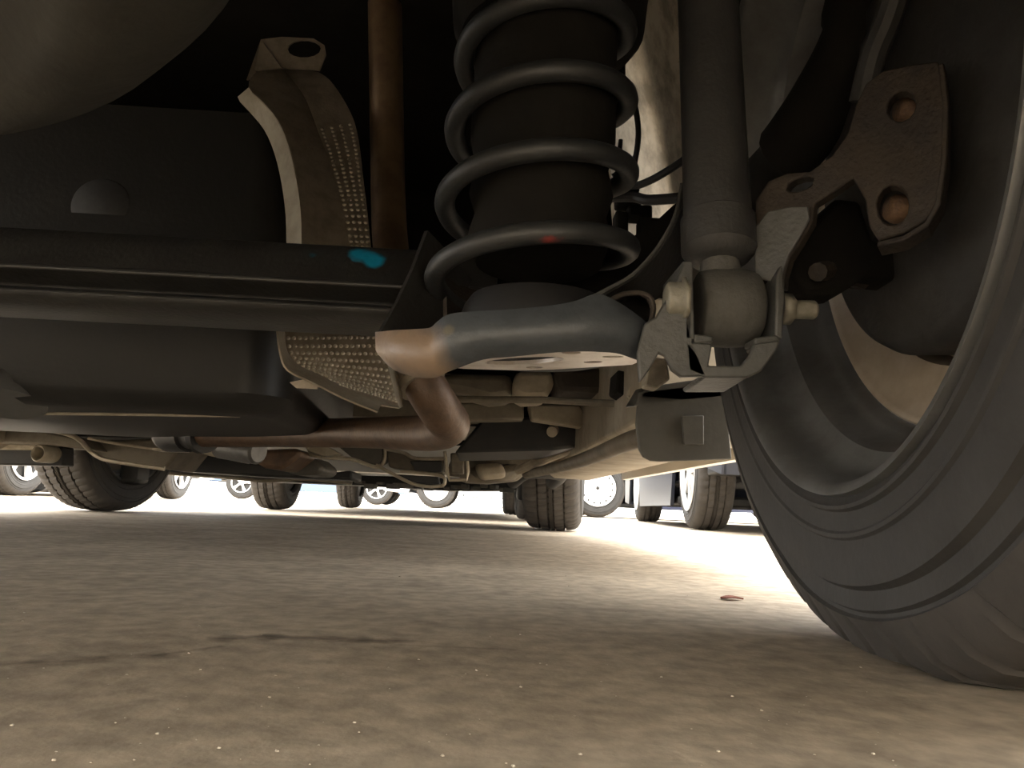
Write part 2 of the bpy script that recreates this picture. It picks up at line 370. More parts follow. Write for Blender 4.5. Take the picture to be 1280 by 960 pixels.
# ---------------------------------------------------------------- damper
SY = .45
s0, s1 = PY(898, 300, SY), PY(882, -70, SY+.04)
ax = (s1-s0).normalized(); rad = 46/F*(s0-CAM).dot(fw)
shock = part(MB().lathe([(-.016, .004), (-.0155, .014), (-.013, rad-.004), (-.008, rad), (.014, rad), (.0155, rad-.0018), (.05, rad-.0022), (.30, rad-.0022)], s0, ax, 40), 'shock_absorber', 'shock', label='upright grey shock absorber tube')
ec = PY(909, 385, SY)
er = 50/F*(ec-CAM).dot(fw); ew = 38/F*(ec-CAM).dot(fw)
part(MB().lathe([(-ew, er*.3), (-ew, er*.80), (-ew*.93, er*.90), (-ew*.5, er*.98), (0, er), (ew*.5, er*.98), (ew*.9, er*.86), (ew, er*.74), (ew, er*.3)], ec, (1, -.02, 0.04), 40), 'shock_eye', 'bush', parent=shock, smooth=50)
part(MB().tube([s0-ax*.004, ec+V((-.004, 0, er*.8))], [.011, .013], 14), 'eye_neck', 'bush', parent=shock)
# bracket
bd = SY-.024
def Q(px, py, d=0): return PY(px, py, bd+d)
br = MB()
br.prism([Q(853, 326), Q(866, 326), Q(869, 425), Q(856, 425)], (0, .050, 0))                         # left cheek
br.prism([Q(868, 417), Q(892, 420), Q(892, 428), Q(868, 428)], (0, .018, 0))                         # its lip
br.prism([Q(978, 330), Q(971, 344), Q(969, 420), Q(978, 424), Q(982, 372)], (0, .050, 0))              # right cheek
br.prism([Q(943, 422), Q(972, 418), Q(976, 426), Q(943, 430)], (0, .018, 0))
br.plate([Q(857, 427), Q(891, 429), Q(886, 457), Q(926, 457), Q(936, 446), Q(942, 430), Q(975, 426), Q(972, 436), Q(952, 464), Q(938, 471), Q(880, 471), Q(860, 462)], [], (0, .004, 0))
br.prism([Q(878, 466), Q(938, 466), Q(936, 472), Q(880, 472)], (0, .045, -.002))                       # bottom web
bracket = part(br, 'damper_bracket', 'bracket', bevel=.0012, label='grey U-shaped lower damper bracket')
part(MB().plate([Q(854, 330), Q(864, 330), Q(866, 428), Q(884, 470), Q(852, 471), Q(840, 462), Q(832, 444), Q(824, 441), Q(812, 462), Q(800, 478), Q(797, 440), Q(806, 404), Q(820, 396), Q(846, 352)], [], (0, .005, 0)), 'bracket_gusset', 'bracket', bevel=.001, parent=bracket)
bc = PY(836, 387, SY)
hx = part(MB().lathe([(-.0075, .001), (-.0075, .0085), (-.006, .0105), (.002, .0105), (.002, .0135), (.0045, .0135), (.0045, .001)], bc+V((0, -.022, 0)), (1, 0, .04), 6), 'damper_bolt', 'bolt', smooth=0, label='pale zinc bolt head')
e0 = PY(972, 386, SY-.012); 
nb = MB().lathe([(0, .006), (0, .0095), (.0065, .0095), (.0065, .006)], e0+V((.002, 0, 0)), (1, 0, .02), 6)
part(nb, 'damper_nut', 'bolt', smooth=0)
part(MB().lathe([(0, .0058), (.019, .0058), (.0205, .0045), (.0205, .0001)], e0+V((.003, 0, 0)), (1, 0, .02), 16), 'bolt_shank', 'bolt', label='bolt shank poking out of the nut')

# ---------------------------------------------------------------- spring cup (lower seat)
cols = [  # px, y_top, y_mid, y_bottom, Y
    (474, 417, 437, 440, .470), (492, 416, 440, 458, .455), (520, 415, 442, 467, .445), (541, 413, 440, 467, .440), (552, 404, 433, 462, .436), (566, 396, 425, 456, .432), (600, 393, 420, 444, .428),
    (640, 391, 417, 440, .425), (690, 386, 413, 435, .424), (720, 380, 410, 434, .425), (745, 371, 407, 435, .428), (770, 382, 405, 438, .432), (795, 400, 406, 448, .438), (806, 410, 412, 452, .445)]
def colpts(i, th=0):
    px, a, b, c, Y = cols[i]
    return [PY(px, a, Y+.004), PY(px+.5, lerp(a, b, .5), Y), PY(px+1, b, Y-.002), PY(px+2, lerp(b, c, .55), Y+.001), PY(px+4, c, Y+.010)]
g0 = [colpts(i) for i in range(len(cols))]
g = []
rows = [catmull([g0[i][r] for i in range(len(cols))], 4) for r in range(5)]
cup = part(MB().sheet(rows, .003), 'spring_cup', 'cup', smooth=60, label='grey pressed spring cup with a rusty left corner')
# floor of the cup, scraped metal with reflected light painted in, with slots
def BZ(px, py):
    return PY(px, py, interp([(438, .436), (450, .468), (464, .530)], py))
bo = [(560, 459), (600, 449), (650, 444), (700, 439), (745, 438), (780, 439), (797, 445), (799, 452), (790, 456), (740, 459), (690, 462), (650, 463), (610, 462), (580, 461)]
part(MB().plate([BZ(*p) for p in bo], [[BZ(*p) for p in ell(655, 451, 50, 4.2, 16, -.05)], [BZ(*p) for p in ell(714, 441, 13, 1.6, 10, 0)], [BZ(*p) for p in ell(741, 452.5, 12, 1.3, 10, -.04)], [BZ(*p) for p in ell(766, 446, 14, 1.3, 10, 0)], [BZ(*p) for p in ell(668, 459.5, 11, 1.5, 10, 0)]], (0, 0, .0025)), 'cup_floor', 'bare', parent=cup, label='scraped underside of the spring cup with slots, reflected light painted bright')
# left wing of the cup
wg = [[PY(475, 417, .472), PY(520, 418, .50), PY(560, 416, .53)], [PY(497, 378, .485), PY(535, 385, .51), PY(562, 396, .53)], [PY(517, 335, .500), PY(545, 350, .52), PY(575, 380, .54)], [PY(535, 288, .515), PY(556, 310, .535), PY(590, 350, .56)]]
part(MB().sheet(wg, .003), 'cup_wing', 'beam', parent=cup, smooth=60)
# right wing sweeping up behind the damper
rw_top = [(700, 392, .445), (735, 374, .446), (760, 361, .450), (790, 344, .456), (815, 318, .462), (835, 288, .468), (846, 262, .474), (852, 230, .48)]
rw_bot = [(740, 400, .47), (765, 392, .48), (790, 384, .49), (815, 372, .50), (840, 360, .51), (858, 340, .52), (868, 310, .53), (874, 280, .54)]
part(MB().sheet([[PY(*p) for p in rw_top], [PY(*p) for p in rw_bot]], .003), 'cup_wing', 'beam', parent=cup, smooth=60)
rim_t = catmull([PY(px, py, Y) for px, py, Y in rw_top], 3)
part(MB().tube(rim_t, .0012, 6), 'wing_edge', 'bracket', parent=cup)
# rusty tab between cup and bracket
tb = [[PY(762, 372, .45), PY(780, 365, .448), (PY(800, 364, .446)), PY(812, 370, .446), PY(818, 384, .446), PY(816, 402, .446)],
      [PY(766, 378, .49), PY(784, 371, .488), (PY(802, 370, .486)), PY(814, 376, .486), PY(818, 388, .486), PY(816, 404, .486)]]
part(MB().sheet(tb, .0025), 'cup_tab', 'rust', parent=cup, smooth=60)
part(MB().tube(catmull([PY(764, 375, .436), PY(778, 368, .438), PY(798, 366, .438), PY(812, 371, .438), PY(817, 386, .438), PY(812, 408, .438)], 4), .0016, 8), 'tab_edge', 'rust', parent=cup)
part(MB().plate([PY(*p, .47) for p in [(752, 372), (806, 366), (820, 380), (816, 440), (760, 430)]], [], (0, .003, 0)), 'cup_end_wall', 'dark', parent=cup)
part(MB().plate([PY(*p, .57) for p in [(690, 400), (690, 345), (760, 322), (786, 298), (812, 284), (840, 258), (850, 250), (852, 300), (815, 350), (770, 385)]], [], (0, .004, 0)), 'cup_side_wall', 'dark', parent=cup)
# inner wall of the cup behind the spring
iw = []
ctr = V((.030, .505, 0))
for zz, r in ((.188, .060), (.205, .064), (.230, .066), (.237, .069)):
    iw.append([V((ctr.x+r*math.cos(a), ctr.y+r*math.sin(a), zz)) for a in [PI*.02+PI*.90*k/24 for k in range(25)]])
part(MB().sheet(iw, .003), 'cup_back_wall', 'rust', parent=cup, smooth=60)

# ---------------------------------------------------------------- coil spring
cen = V((.0285, .505))
zl = PY(527, 350, .505).z                                      # height of the lowest full coil at its left side
tn = 6.4; N = 560; path = []
for k in range(N+1):
    t = tn*k/N - .42
    r = .0670 - .0024*max(t, 0)
    a = PI - 2*PI*t
    z = zl + .0560*t if t > -.35 else zl - .0560*.35 + .018*(t+.35)
    path.append(V((cen.x + .0012*max(t, 0) + r*math.cos(a), cen.y - r*math.sin(a) + .002*max(t, 0), z)))
spring = part(MB().tube(path, .0072, 12), 'coil_spring', 'spring', smooth=60, label='dark coil spring with a red paint mark')
part(MB().lathe([(0, .01), (0, .044), (.02, .050), (.035, .046), (.05, .051), (.07, .047), (.09, .052), (.28, .052)], V((cen.x+.004, cen.y+.004, .245)), (0, .03, 1), 32), 'bump_stop', 'dark', parent=spring, smooth=60)
part(MB().lathe([(0, .004), (0, .052), (.004, .056), (.018, .055), (.034, .050), (.040, .046), (.040, .004)], V((cen.x+.004, cen.y+.004, .1785)), (0, 0, 1), 40), 'spring_pad', 'rubber', parent=spring)
# upper seat and tower
part(MB().lathe([(0, .03), (0, .066), (.008, .072), (.03, .074), (.12, .085), (.2, .10)], V((cen.x+.006, cen.y+.022, .425)), (0, 0, 1), 40), 'spring_tower', 'dark', smooth=50)
tw = [(560, -60), (815, -60), (806, 5), (794, 45), (783, 78), (783, 104), (774, 124), (740, 140), (700, 60), (600, 40)]
part(MB().plate([PY(px, py, .60) for px, py in tw], [], (0, .10, 0)), 'tower_plate', 'dark', bevel=.004)

# ---------------------------------------------------------------- axle beam
ZT, ZB = PY(300, 300, .60).z, PY(300, 392, .575).z
def beam_loop(x):
    prof = [(-.004, .056), (-.014, .036), (-.022, .010), (-.026, -.002), (-.032, -.003), (-.033, -.010), (-.024, -.014), (-.012, -.022), (-.012, -.028), (-.026, -.030), (-.032, -.036), (-.030, -.043), (-.018, -.050), (.010, -.050), (.050, -.044), (.055, -.02), (.050, .03), (.03, .058)]
    return [V((x, .600+a, ZB+(b+.05)/.108*(ZT-ZB))) for a, b in prof]
bm_ = MB().loft([beam_loop(x) for x in [-1.22, -.9, -.6, -.3, -.15, -.05, .005]])
part(bm_, 'axle_beam', 'beam', bevel=.0015, smooth=50, label='long black rear axle beam with a blue paint dab')

# ---------------------------------------------------------------- exhaust and its embossed shield
xp = catmull([PY(480, -70, 1.0), PY(482, 60, 1.02), PY(484, 180, 1.04), PY(487, 290, 1.02), PY(497, 370, .94), PY(513, 430, .88), PY(530, 478, .86), PY(552, 515, .875), PY(562, 532, .93), PY(540, 541, 1.02), PY(490, 541, 1.14), PY(430, 541, 1.26), PY(340, 542, 1.40), PY(255, 543, 1.48)], 6)
part(MB().tube(xp[:27], .0245, 20), 'exhaust_rear_pipe', 'pipe_lit', smooth=60, label='upright stretch of exhaust pipe behind the axle, light on it painted as tan')
exh = part(MB().tube(xp[26:], .0245, 20), 'exhaust_pipe', 'exhaust', smooth=60, label='rusty brown exhaust pipe bending forward')
col = PY(525, 474, .862)
part(MB().lathe([(-.012, .024), (-.012, .027), (-.004, .0285), (0, .0265), (.004, .0285), (.010, .027), (.010, .024)], col, (PY(513, 430, .88)-PY(530, 478, .86)), 28), 'pipe_collar', 'shield', parent=exh, label='dull metal clamp around the exhaust pipe')
fc = PY(250, 544, 1.49)
part(MB().lathe([(-.02, .024), (-.02, .034), (-.006, .036), (0, .030), (.03, .028), (.034, .034), (.10, .036), (.12, .03), (.13, .02)], fc, (-.80, .6, .04), 24), 'catalytic_converter', 'black', parent=exh, smooth=50)

# station data: left lip outer, lip inner, ridge, right edge (pixels) and depth
st = [((308, 100), (318, 88), (352, 84), (398, 90), .98), ((297, 121), (311, 109), (372, 108), (412, 100), .97), ((312, 140), (328, 127), (384, 128), (428, 122), .96), ((330, 162), (347, 150), (396, 160), (443, 152), .95),
      ((343, 192), (360, 180), (408, 192), (450, 186), .94), ((352, 230), (370, 222), (418, 225), (454, 222), .93), ((357, 270), (376, 266), (428, 262), (459, 262), .92), ((358, 310), (377, 310), (437, 310), (464, 312), .91)]
def shield_sheet(stt, nsub=3):
    lines = [catmull([PY(*s_[q], s_[4]+dd) for s_ in stt], nsub) for q, dd in ((0, .030), (1, 0), (2, .040), (3, .048))]
    return lines
ln = shield_sheet(st)
shield = part(MB().sheet([ln[1], ln[2]], .002), 'heat_shield', 'shield', smooth=60, label='curved aluminium heat shield with an embossed dimpled face')
part(MB().sheet([ln[0][3:], ln[1][3:]], .002), 'shield_lip', 'edge', parent=shield, smooth=60, label='outer lip of heat shield, caught light painted pale')  # paler than the shield itself, painting the light the lip catches
def dimple(mb, rows, cols_, fn, r, nflip=1):
    for i in range(rows):
        for j in range(cols_):
            u, v = (i+.5)/rows, (j+.5+(.5 if i % 2 else 0)*.0)/cols_
            p, n = fn(u, v); mb.dome(p, r, n*nflip, h=r*.6, m=1)  # brighter second material paints a glint on each dimple
def bil(a, b):
    def fn(u, v):
        k = u*(len(a)-1); i = min(int(k), len(a)-2); t = k-i
        p0 = a[i].lerp(a[i+1], t); p1 = b[i].lerp(b[i+1], t); p = p0.lerp(p1, v)
        n = (a[i+1]-a[i]).cross(p1-p0).normalized()
        if n.dot(CAM-p) < 0: n = -n
        return p, n
    return fn
ms = MB().sheet([ln[2][8:], ln[3][8:]], .002)
dimple(ms, 26, 4, bil(ln[2][9:], ln[3][9:]), .0028)
part(ms, 'embossed_face', [M['shield'], M['edge']], parent=shield, smooth=60, label='strip of small raised dimples')
part(MB().sheet([ln[2][:9], ln[3][:9]], .002), 'shield_neck', 'shield', parent=shield, smooth=60)
# top ear with its hole
ear = [(326, 49), (352, 46), (392, 48), (405, 56), (407, 68), (399, 88), (352, 85)]
part(MB().plate([PY(*p, .985) for p in ear], [[PY(*p, .985) for p in ell(380, 61, 21, 11)]], (0, .004, .001)), 'shield_ear', 'shield', parent=shield, label='top tab with an oval hole')
part(MB().prism([PY(326, 49, .985), PY(352, 85, .975), PY(318, 88, .975), PY(308, 100, .965)], (.002, .002, 0)), 'shield_cheek', 'shield', parent=shield)
# lower half below the beam
st2 = [((346, 385), (354, 385), (478, 380), (494, 400), .80), ((347, 408), (356, 406), (474, 405), (492, 420), .80), ((351, 440), (359, 438), (480, 438), (496, 446), .80), ((360, 462), (374, 456), (488, 470), (500, 474), .80), ((392, 478), (400, 468), (494, 494), (503, 492), .80), ((432, 498), (438, 488), (498, 506), (503, 504), .80), ((472, 514), (476, 506), (500, 510), (504, 508), .80)]
l2 = [catmull([PY(*s_[q], s_[4]+dd) for s_ in st2], 4) for q, dd in ((0, -.025), (1, 0), (2, .02), (3, .05))]
low = part(MB().sheet([l2[0], l2[1]], .002), 'lower_shield', 'shield', smooth=60, label='lower part of the heat shield with a rounded lip')
m3 = MB().sheet([l2[1], l2[2]], .002)
dimple(m3, 13, 17, bil(l2[1][3:20], l2[2][3:20]), .0023)
part(m3, 'embossed_face', [M['shield'], M['edge']], parent=low, smooth=60, label='rows of raised dimples')
part(MB().sheet([l2[2], l2[3]], .002), 'shield_side', 'shield', parent=low, smooth=60)
part(MB().plate([PY(*p, .80) for p in [(362, 478), (380, 474), (400, 480), (396, 486), (370, 485)]], [], (0, .004, 0)), 'shield_tab', 'shield', parent=low)

# ---------------------------------------------------------------- fuel tank, spare well, floors
tk = []
def rrect(x0_, x1_, y0_, y1_, r, n=5):
    out = []
    for cx, cy, a0 in ((x1_-r, y1_-r, 0), (x0_+r, y1_-r, PI/2), (x0_+r, y0_+r, PI), (x1_-r, y0_+r, 3*PI/2)):
        for k in range(n+1):
            a = a0+PI/2*k/n; out.append((cx+r*math.cos(a), cy+r*math.sin(a)))
    return out
zb = PY(200, 514, 1.02).z
for z, ins in ((zb, .035), (zb+.006, .014), (zb+.025, 0), (zb+.20, .0), (zb+.205, -.012), (zb+.215, -.012), (zb+.22, 0), (zb+.42, .02)):
    tk.append([V((x, y, z)) for x, y in rrect(-1.16+ins, -.262-ins, .98+ins, 1.58-ins, .06)])
tank = part(MB().loft(tk), 'fuel_tank', 'tank', smooth=40, label='black fuel tank behind the axle beam')
rc = PY(125, 258, .985)
part(MB().lathe([(-.0015, .0), (-.0015, .037), (.002, .040)], rc, (0, 1, .0), 32), 'tank_recess_shade', 'hole', parent=tank, smooth=60)  # flush black disc, painting the shade of a recess
part(MB().lathe([(-.02, .02), (-.012, .035), (0, .045), (.03, .05)], PY(-2, 486, 1.0)+V((0, .02, .01)), (.1, -.3, -1), 32), 'tank_drain_boss', 'rim', parent=tank, smooth=60)
part(MB().tube(catmull([PY(-60, 517, 1.05), PY(60, 517, 1.05), PY(150, 518, 1.05), PY(300, 520, 1.05)], 4), .0022, 8), 'tank_strap', 'edge', parent=tank, label='thin pale strap edge under the fuel tank')

wl = [(.0, .001), (.0, .18), (.003, .20), (.003, .282), (-.010, .296), (-.012, .316), (.003, .336), (.014, .352), (.035, .366), (.07, .372), (.25, .385)]
part(MB().lathe(wl, (-.425, .115, .273), (0, 0, 1), 96), 'spare_wheel_well', 'well', smooth=50, label='olive coloured rounded spare wheel well')

pan = MB()
pan.box((-.52, .66, .80), (1.84, 2.06, .02))                                    # boot floor
pan.box((-.52, 1.68, .53), (1.84, .02, .56))                                   # heel panel
part(pan, 'boot_floor', 'dark')
part(MB().box((-.66, 2.0, .285), (1.40, .74, .02)).box((-.24, 1.62, .30), (.5, .06, .10)), 'floor_pan', 'under')
part(MB().box((-.52, 2.78, .42), (1.84, .9, .02)).box((-.52, 2.36, .36), (1.84, .02, .16)), 'engine_bay_panel', 'dark')
# inner wheel arch, pale and dusty, seen between tower and damper
def WAY(px): return .74 + (px-770)*.0016
wa = [(742, -60), (866, -60), (868, 200), (868, 330), (850, 380), (772, 330), (762, 200)]
arch = part(MB().plate([PY(px, py, WAY(px)) for px, py in wa], [], (0, .012, 0)), 'inner_wheel_arch', 'beige', label='pale dusty inner wheel arch panel')
part(MB().tube(catmull([PY(784, 78, WAY(784)-.003), PY(800, 79, WAY(800)-.003), PY(820, 77, WAY(820)-.003), PY(850, 78, WAY(850)-.003)], 3), .0018, 6), 'arch_seam', 'sill', parent=arch)
part(MB().tube([PY(800, 193, WAY(800)-.003), PY(832, 198, WAY(832)-.003), PY(860, 205, WAY(860)-.003)], .0009, 6), 'arch_seam', 'rubber', parent=arch)
lin = []
for k in range(19):
    a = math.radians(12+ 176*k/18)
    lin.append(V((0, WY+.41*math.cos(a), WR+.40*math.sin(a))))
part(MB().sheet([[V((.235, p.y, p.z)) for p in lin], [V((.405, p.y, p.z)) for p in lin]], .006), 'arch_liner', 'dark', smooth=60)
part(MB().plate([V((.242, WY+.41*math.cos(a), WR+.40*math.sin(a))) for a in [math.radians(80+95*k/14) for k in range(15)]], [], (.004, 0, 0)), 'arch_dark_screen', 'dark')  # added dark screen, put in to darken the arch
part(MB().plate([PY(*p, .905) for p in [(864, -90), (1015, -90), (1010, 120), (985, 330), (866, 330)]], [], (0, .012, 0)), 'added_dark_backing', 'dark')  # added dark plate, keeps the gap beside the damper black
# brake hose, sensor lead and their clips
part(MB().tube(catmull([PY(770, 96, .66), PY(783, 104, .66), PY(793, 130, .66), PY(798, 165, .66), PY(794, 200, .66), PY(787, 220, .66), PY(778, 222, .66)], 6), .0028, 10), 'brake_hose', 'rubber')
part(MB().tube(catmull([PY(776, 175, .67), PY(774, 195, .67), PY(772, 214, .67), PY(766, 220, .67)], 5), .0022, 8), 'sensor_lead', 'rubber')
part(MB().tube(catmull([PY(752, 226, .64), PY(790, 232, .64), PY(812, 226, .63), PY(840, 210, .62), PY(860, 196, .62)], 5), .0034, 10), 'brake_pipe', 'rubber')
part(MB().tube(catmull([PY(755, 247, .63), PY(790, 246, .63), PY(812, 250, .62), PY(855, 247, .61)], 5), .0046, 10), 'parking_brake_cable', 'rubber')
hc = MB()
for (a, b, c_, d) in ((762, 224, 800, 240), (772, 240, 803, 256), (770, 262, 786, 304), (786, 254, 816, 272), (800, 270, 832, 300)):
    hc.prism([PY(a, b, .66), PY(c_, b+2, .66), PY(c_, d, .66), PY(a, d-2, .66)], (0, .02, 0))
part(hc, 'hose_clip', 'dark', bevel=.002)
# mud flap ahead of the rear wheel
fp = [(798, 490), (905, 476), (915, 574), (826, 577), (813, 576), (804, 571), (799, 562), (795, 530)]
flap = part(MB().plate([PY(px, py, .80) for px, py in fp], [], (0, .006, .0)), 'mud_flap', 'flap', bevel=.0012, label='grey plastic mud flap hanging ahead of the rear tyre')
part(MB().prism([PY(852, 520, .796), PY(880, 519, .796), PY(880, 556, .796), PY(855, 556, .796)], (0, .005, 0)), 'flap_patch', 'flap', bevel=.001, parent=flap)
part(MB().prism([PY(792, 508, .80), PY(806, 484, .80), PY(915, 468, .80), PY(915, 496, .80)], (0, .05, .005)), 'flap_mount', 'flap', bevel=.002, parent=flap)

# ---------------------------------------------------------------- sills
def sill(xa, xb, y0_, y1_, z0_, z1_):
    prof = [(xa, z1_), (xa, z0_+.02), (xa+(xb-xa)*.15, z0_), (xa+(xb-xa)*.6, z0_-.002), (xb, z0_+.03), (xb, z1_)]
    return MB().loft([[V((x, y, z)) for x, z in prof] for y in (y0_, (y0_+y1_)/2, y1_)])
part(sill(.185, .42, .90, 2.30, .168, .34), 'rocker_sill', 'sill', bevel=.003, label='dusty beige sill on the wheel side')
part(sill(-1.225, -1.44, .90, 2.30, .168, .34), 'rocker_sill', 'sill', bevel=.003, label='dusty sill on the far side of the car')
part(MB().tube(catmull([V((.185, .84, .162)), V((.172, .9, .160)), V((.165, 1.2, .158)), V((.155, 1.6, .162)), V((.12, 2.05, .165))], 6), .0115, 12), 'fuel_line_cover', 'under', label='brown tube running beside the sill')
plg = PY(57, 567, 2.03)
part(MB().prism([PY(-140, 553, 2.05), PY(78, 558, 2.05), PY(78, 582, 2.05), PY(-140, 579, 2.05)], (0, .06, 0)), 'jacking_rail', 'black', bevel=.004)
part(MB().lathe([(.03, .015), (-.022, .0155), (-.026, .020), (-.022, .024), (.0, .024), (.03, .024)], plg, (.25, 1, 0), 24), 'jacking_tube', 'edge', smooth=50, label='pale ring at the end of the jacking tube')
part(MB().prism([PY(-140, 547, 2.04), PY(62, 556, 2.04), PY(62, 563, 2.04), PY(-140, 560, 2.04)], (0, .04, 0)), 'sill_flange', 'edge', bevel=.003)

# ---------------------------------------------------------------- mid underbody, wheel side
def blk(pts, Y, d, m, name, bevel=.004, label=None, dz=0.0):
    return part(MB().prism([PY(px, py, Y) for px, py in pts], (0, d, dz)), name, m, bevel=bevel, label=label)
blk([(545, 468), (575, 466), (640, 468), (642, 496), (612, 499), (585, 492), (550, 486)], 1.30, .12, 'under', 'floor_rail', .012)
blk([(644, 464), (690, 462), (694, 480), (684, 497), (655, 498), (640, 490)], 1.26, .12, 'sill', 'floor_rail', .010)
blk([(692, 460), (772, 460), (772, 488), (745, 490), (700, 488)], 1.22, .14, 'rust', 'floor_crossmember', .008)
blk([(772, 462), (800, 468), (800, 492), (784, 496), (770, 488)], 1.0, .06, 'dark', 'flap_bracket', .003)
part(MB().tube(catmull([PY(795, 476, .95), PY(786, 494, .96), PY(800, 500, .95)], 4), .004, 6), 'bracket_edge', 'edge')
blk([(812, 446), (834, 448), (838, 474), (822, 486), (806, 482)], .72, .02, 'beige', 'hanger_plate', .002)
part(MB().tube([PY(560, 499, 1.16), PY(680, 500, 1.12), PY(800, 506, 1.06), PY(850, 508, 1.04)], .0055, 10), 'brake_pipe', 'under', label='straight pipe crossing under the floor')
blk([(570, 503), (655, 503), (655, 524), (580, 526)], 1.44, .05, 'under', 'cross_panel', .004)
blk([(660, 505), (725, 506), (738, 535), (665, 524)], 1.42, .05, 'sill', 'cross_panel', .004)
blk([(568, 566), (590, 540), (604, 522), (690, 521), (748, 541), (746, 552), (722, 559), (690, 563)], 1.52, .30, 'black', 'floor_undertray', .006, 'black plastic undertray')
part(MB().lathe([(0, .001), (0, .011), (.03, .012)], PY(690, 540, 1.50), (.2, 1, .3), 12), 'tray_clip', 'sill')
part(MB().lathe([(-.012, .006), (-.012, .017), (.01, .017), (.01, .006)], PY(742, 543, 1.46), (1, .6, 0), 20), 'hose_clip', 'rust')
part(MB().tube(catmull([PY(648, 588, 2.0), PY(690, 570, 1.75), PY(725, 556, 1.55), PY(745, 545, 1.45)], 5), .012, 10), 'brake_pipe', 'sill')
# front suspension seen from behind
blk([(570, 569), (640, 566), (672, 572), (650, 600), (610, 604), (575, 602)], 2.15, .16, 'under', 'subframe_arm', .014)
blk([(592, 580), (628, 578), (634, 597), (600, 600)], 2.08, .10, 'sill', 'arm_bushing', .014)
part(MB().tube(catmull([PY(565, 585, 2.2), PY(625, 592, 2.15), PY(660, 582, 2.2), PY(700, 572, 2.25)], 5), .025, 12), 'control_arm', 'under')
part(MB().tube(catmull([PY(640, 603, 2.35), PY(660, 590, 2.3), PY(700, 592, 2.32), PY(690, 603, 2.4)], 5), .022, 12), 'control_arm', 'black')
ub = MB(); u = [(556, 564), (559, 590), (562, 600), (583, 600), (585, 590), (583, 566)]
ub.tube([PY(*p, 1.95) for p in u], .0045, 8)
part(ub, 'exhaust_hanger', 'edge', label='pale U-shaped hanger bracket')
blk([(563, 566), (580, 566), (580, 592), (564, 592)], 2.0, .05, 'under', 'hanger_rubber', .004)
# splash shield pieces in the middle
blk([(420, 556), (478, 558), (480, 576), (470, 582), (440, 572)], 2.0, .10, 'flap', 'tunnel_brace', .004)
blk([(482, 560), (500, 562), (525, 574), (555, 574), (555, 592), (520, 590), (486, 584)], 2.05, .10, 'under', 'tunnel_shield', .005)
blk([(512, 576), (552, 576), (552, 590), (520, 590)], 2.0, .03, 'black', 'tunnel_recess', .003)
part(MB().tube(catmull([PY(482, 561, 2.0), PY(505, 566, 2.0), PY(520, 573, 2.0), PY(556, 573, 2.0)], 4), .0048, 8), 'shield_edge', 'edge')
part(MB().tube(catmull([PY(470, 581, 2.0), PY(490, 592, 2.0), PY(520, 606, 2.0), PY(548, 608, 2.0), PY(556, 603, 2.0), PY(549, 594, 2.0), PY(500, 589, 2.0)], 5), .0045, 8), 'splash_rail', 'edge')
blk([(486, 592), (548, 596), (550, 605), (520, 604)], 2.02, .04, 'black', 'splash_panel', .003)
part(MB().tube(catmull([PY(380, 567, 1.9), PY(410, 572, 1.9), PY(440, 574, 1.95), PY(470, 584, 2.0), PY(480, 576, 2.0), PY(481, 560, 2.0)], 4), .005, 8), 'shield_edge', 'edge')
blk([(378, 552), (400, 553), (425, 567), (405, 571), (385, 565)], 1.85, .06, 'edge', 'shield_wing', .003)
# exhaust forward section
part(MB().lathe([(-.06, .022), (-.055, .027), (.05, .027), (.055, .022)], PY(300, 561, 1.62), (1, -.55, -.12), 20), 'exhaust_joint', 'rim', label='dark shiny exhaust joint')
blk([(300, 566), (330, 562), (372, 560), (378, 568), (352, 588), (330, 585)], 1.8, .25, 'exhaust', 'resonator', .02)
blk([(368, 572), (392, 572), (406, 584), (400, 594), (372, 594), (356, 590)], 1.95, .2, 'flap', 'resonator', .016)
blk([(200, 540), (236, 536), (246, 545), (244, 552), (225, 552)], 1.7, .1, 'rust', 'exhaust_mount', .006)
part(MB().tube(catmull([PY(208, 541, 1.68), PY(222, 548, 1.68), PY(238, 550, 1.68), PY(244, 540, 1.68)], 5), .0035, 8), 'mount_wire', 'edge')
# far side floor
blk([(92, 549), (150, 550), (240, 546), (228, 560), (206, 587), (150, 580), (118, 572)], 2.1, .22, 'under', 'arm_shield', .008)
part(MB().tube(catmull([PY(-60, 530, 1.9), PY(30, 534, 1.9), PY(75, 540, 1.92), PY(98, 549, 1.95), PY(112, 563, 2.0), PY(130, 574, 2.0), PY(165, 580, 2.0), PY(206, 586, 2.0)], 5), .006, 8), 'shield_edge', 'edge')
blk([(-80, 528), (30, 534), (100, 548), (112, 562), (60, 556), (-80, 552)], 2.0, .2, 'under', 'floor_panel', .006)
blk([(-80, 518), (320, 522), (330, 545), (240, 548), (100, 546), (-80, 528)], 2.3, .1, 'dark', 'bulkhead_panel', .004)
part(MB().tube(catmull([PY(110, 548, 2.0), PY(150, 555, 2.0), PY(200, 562, 2.0)], 4), .004, 8), 'shield_edge', 'sill')
blk([(190, 559), (226, 560), (226, 564), (190, 563)], 1.9, .06, 'edge', 'floor_bracket', .002)
blk([(232, 562), (270, 564), (312, 572), (300, 578), (262, 570)], 2.0, .08, 'edge', 'floor_bracket', .002)
blk([(215, 570), (250, 566), (330, 580), (400, 592), (440, 588), (440, 600), (330, 596), (215, 588)], 2.4, .2, 'black', 'engine_undertray', .008)

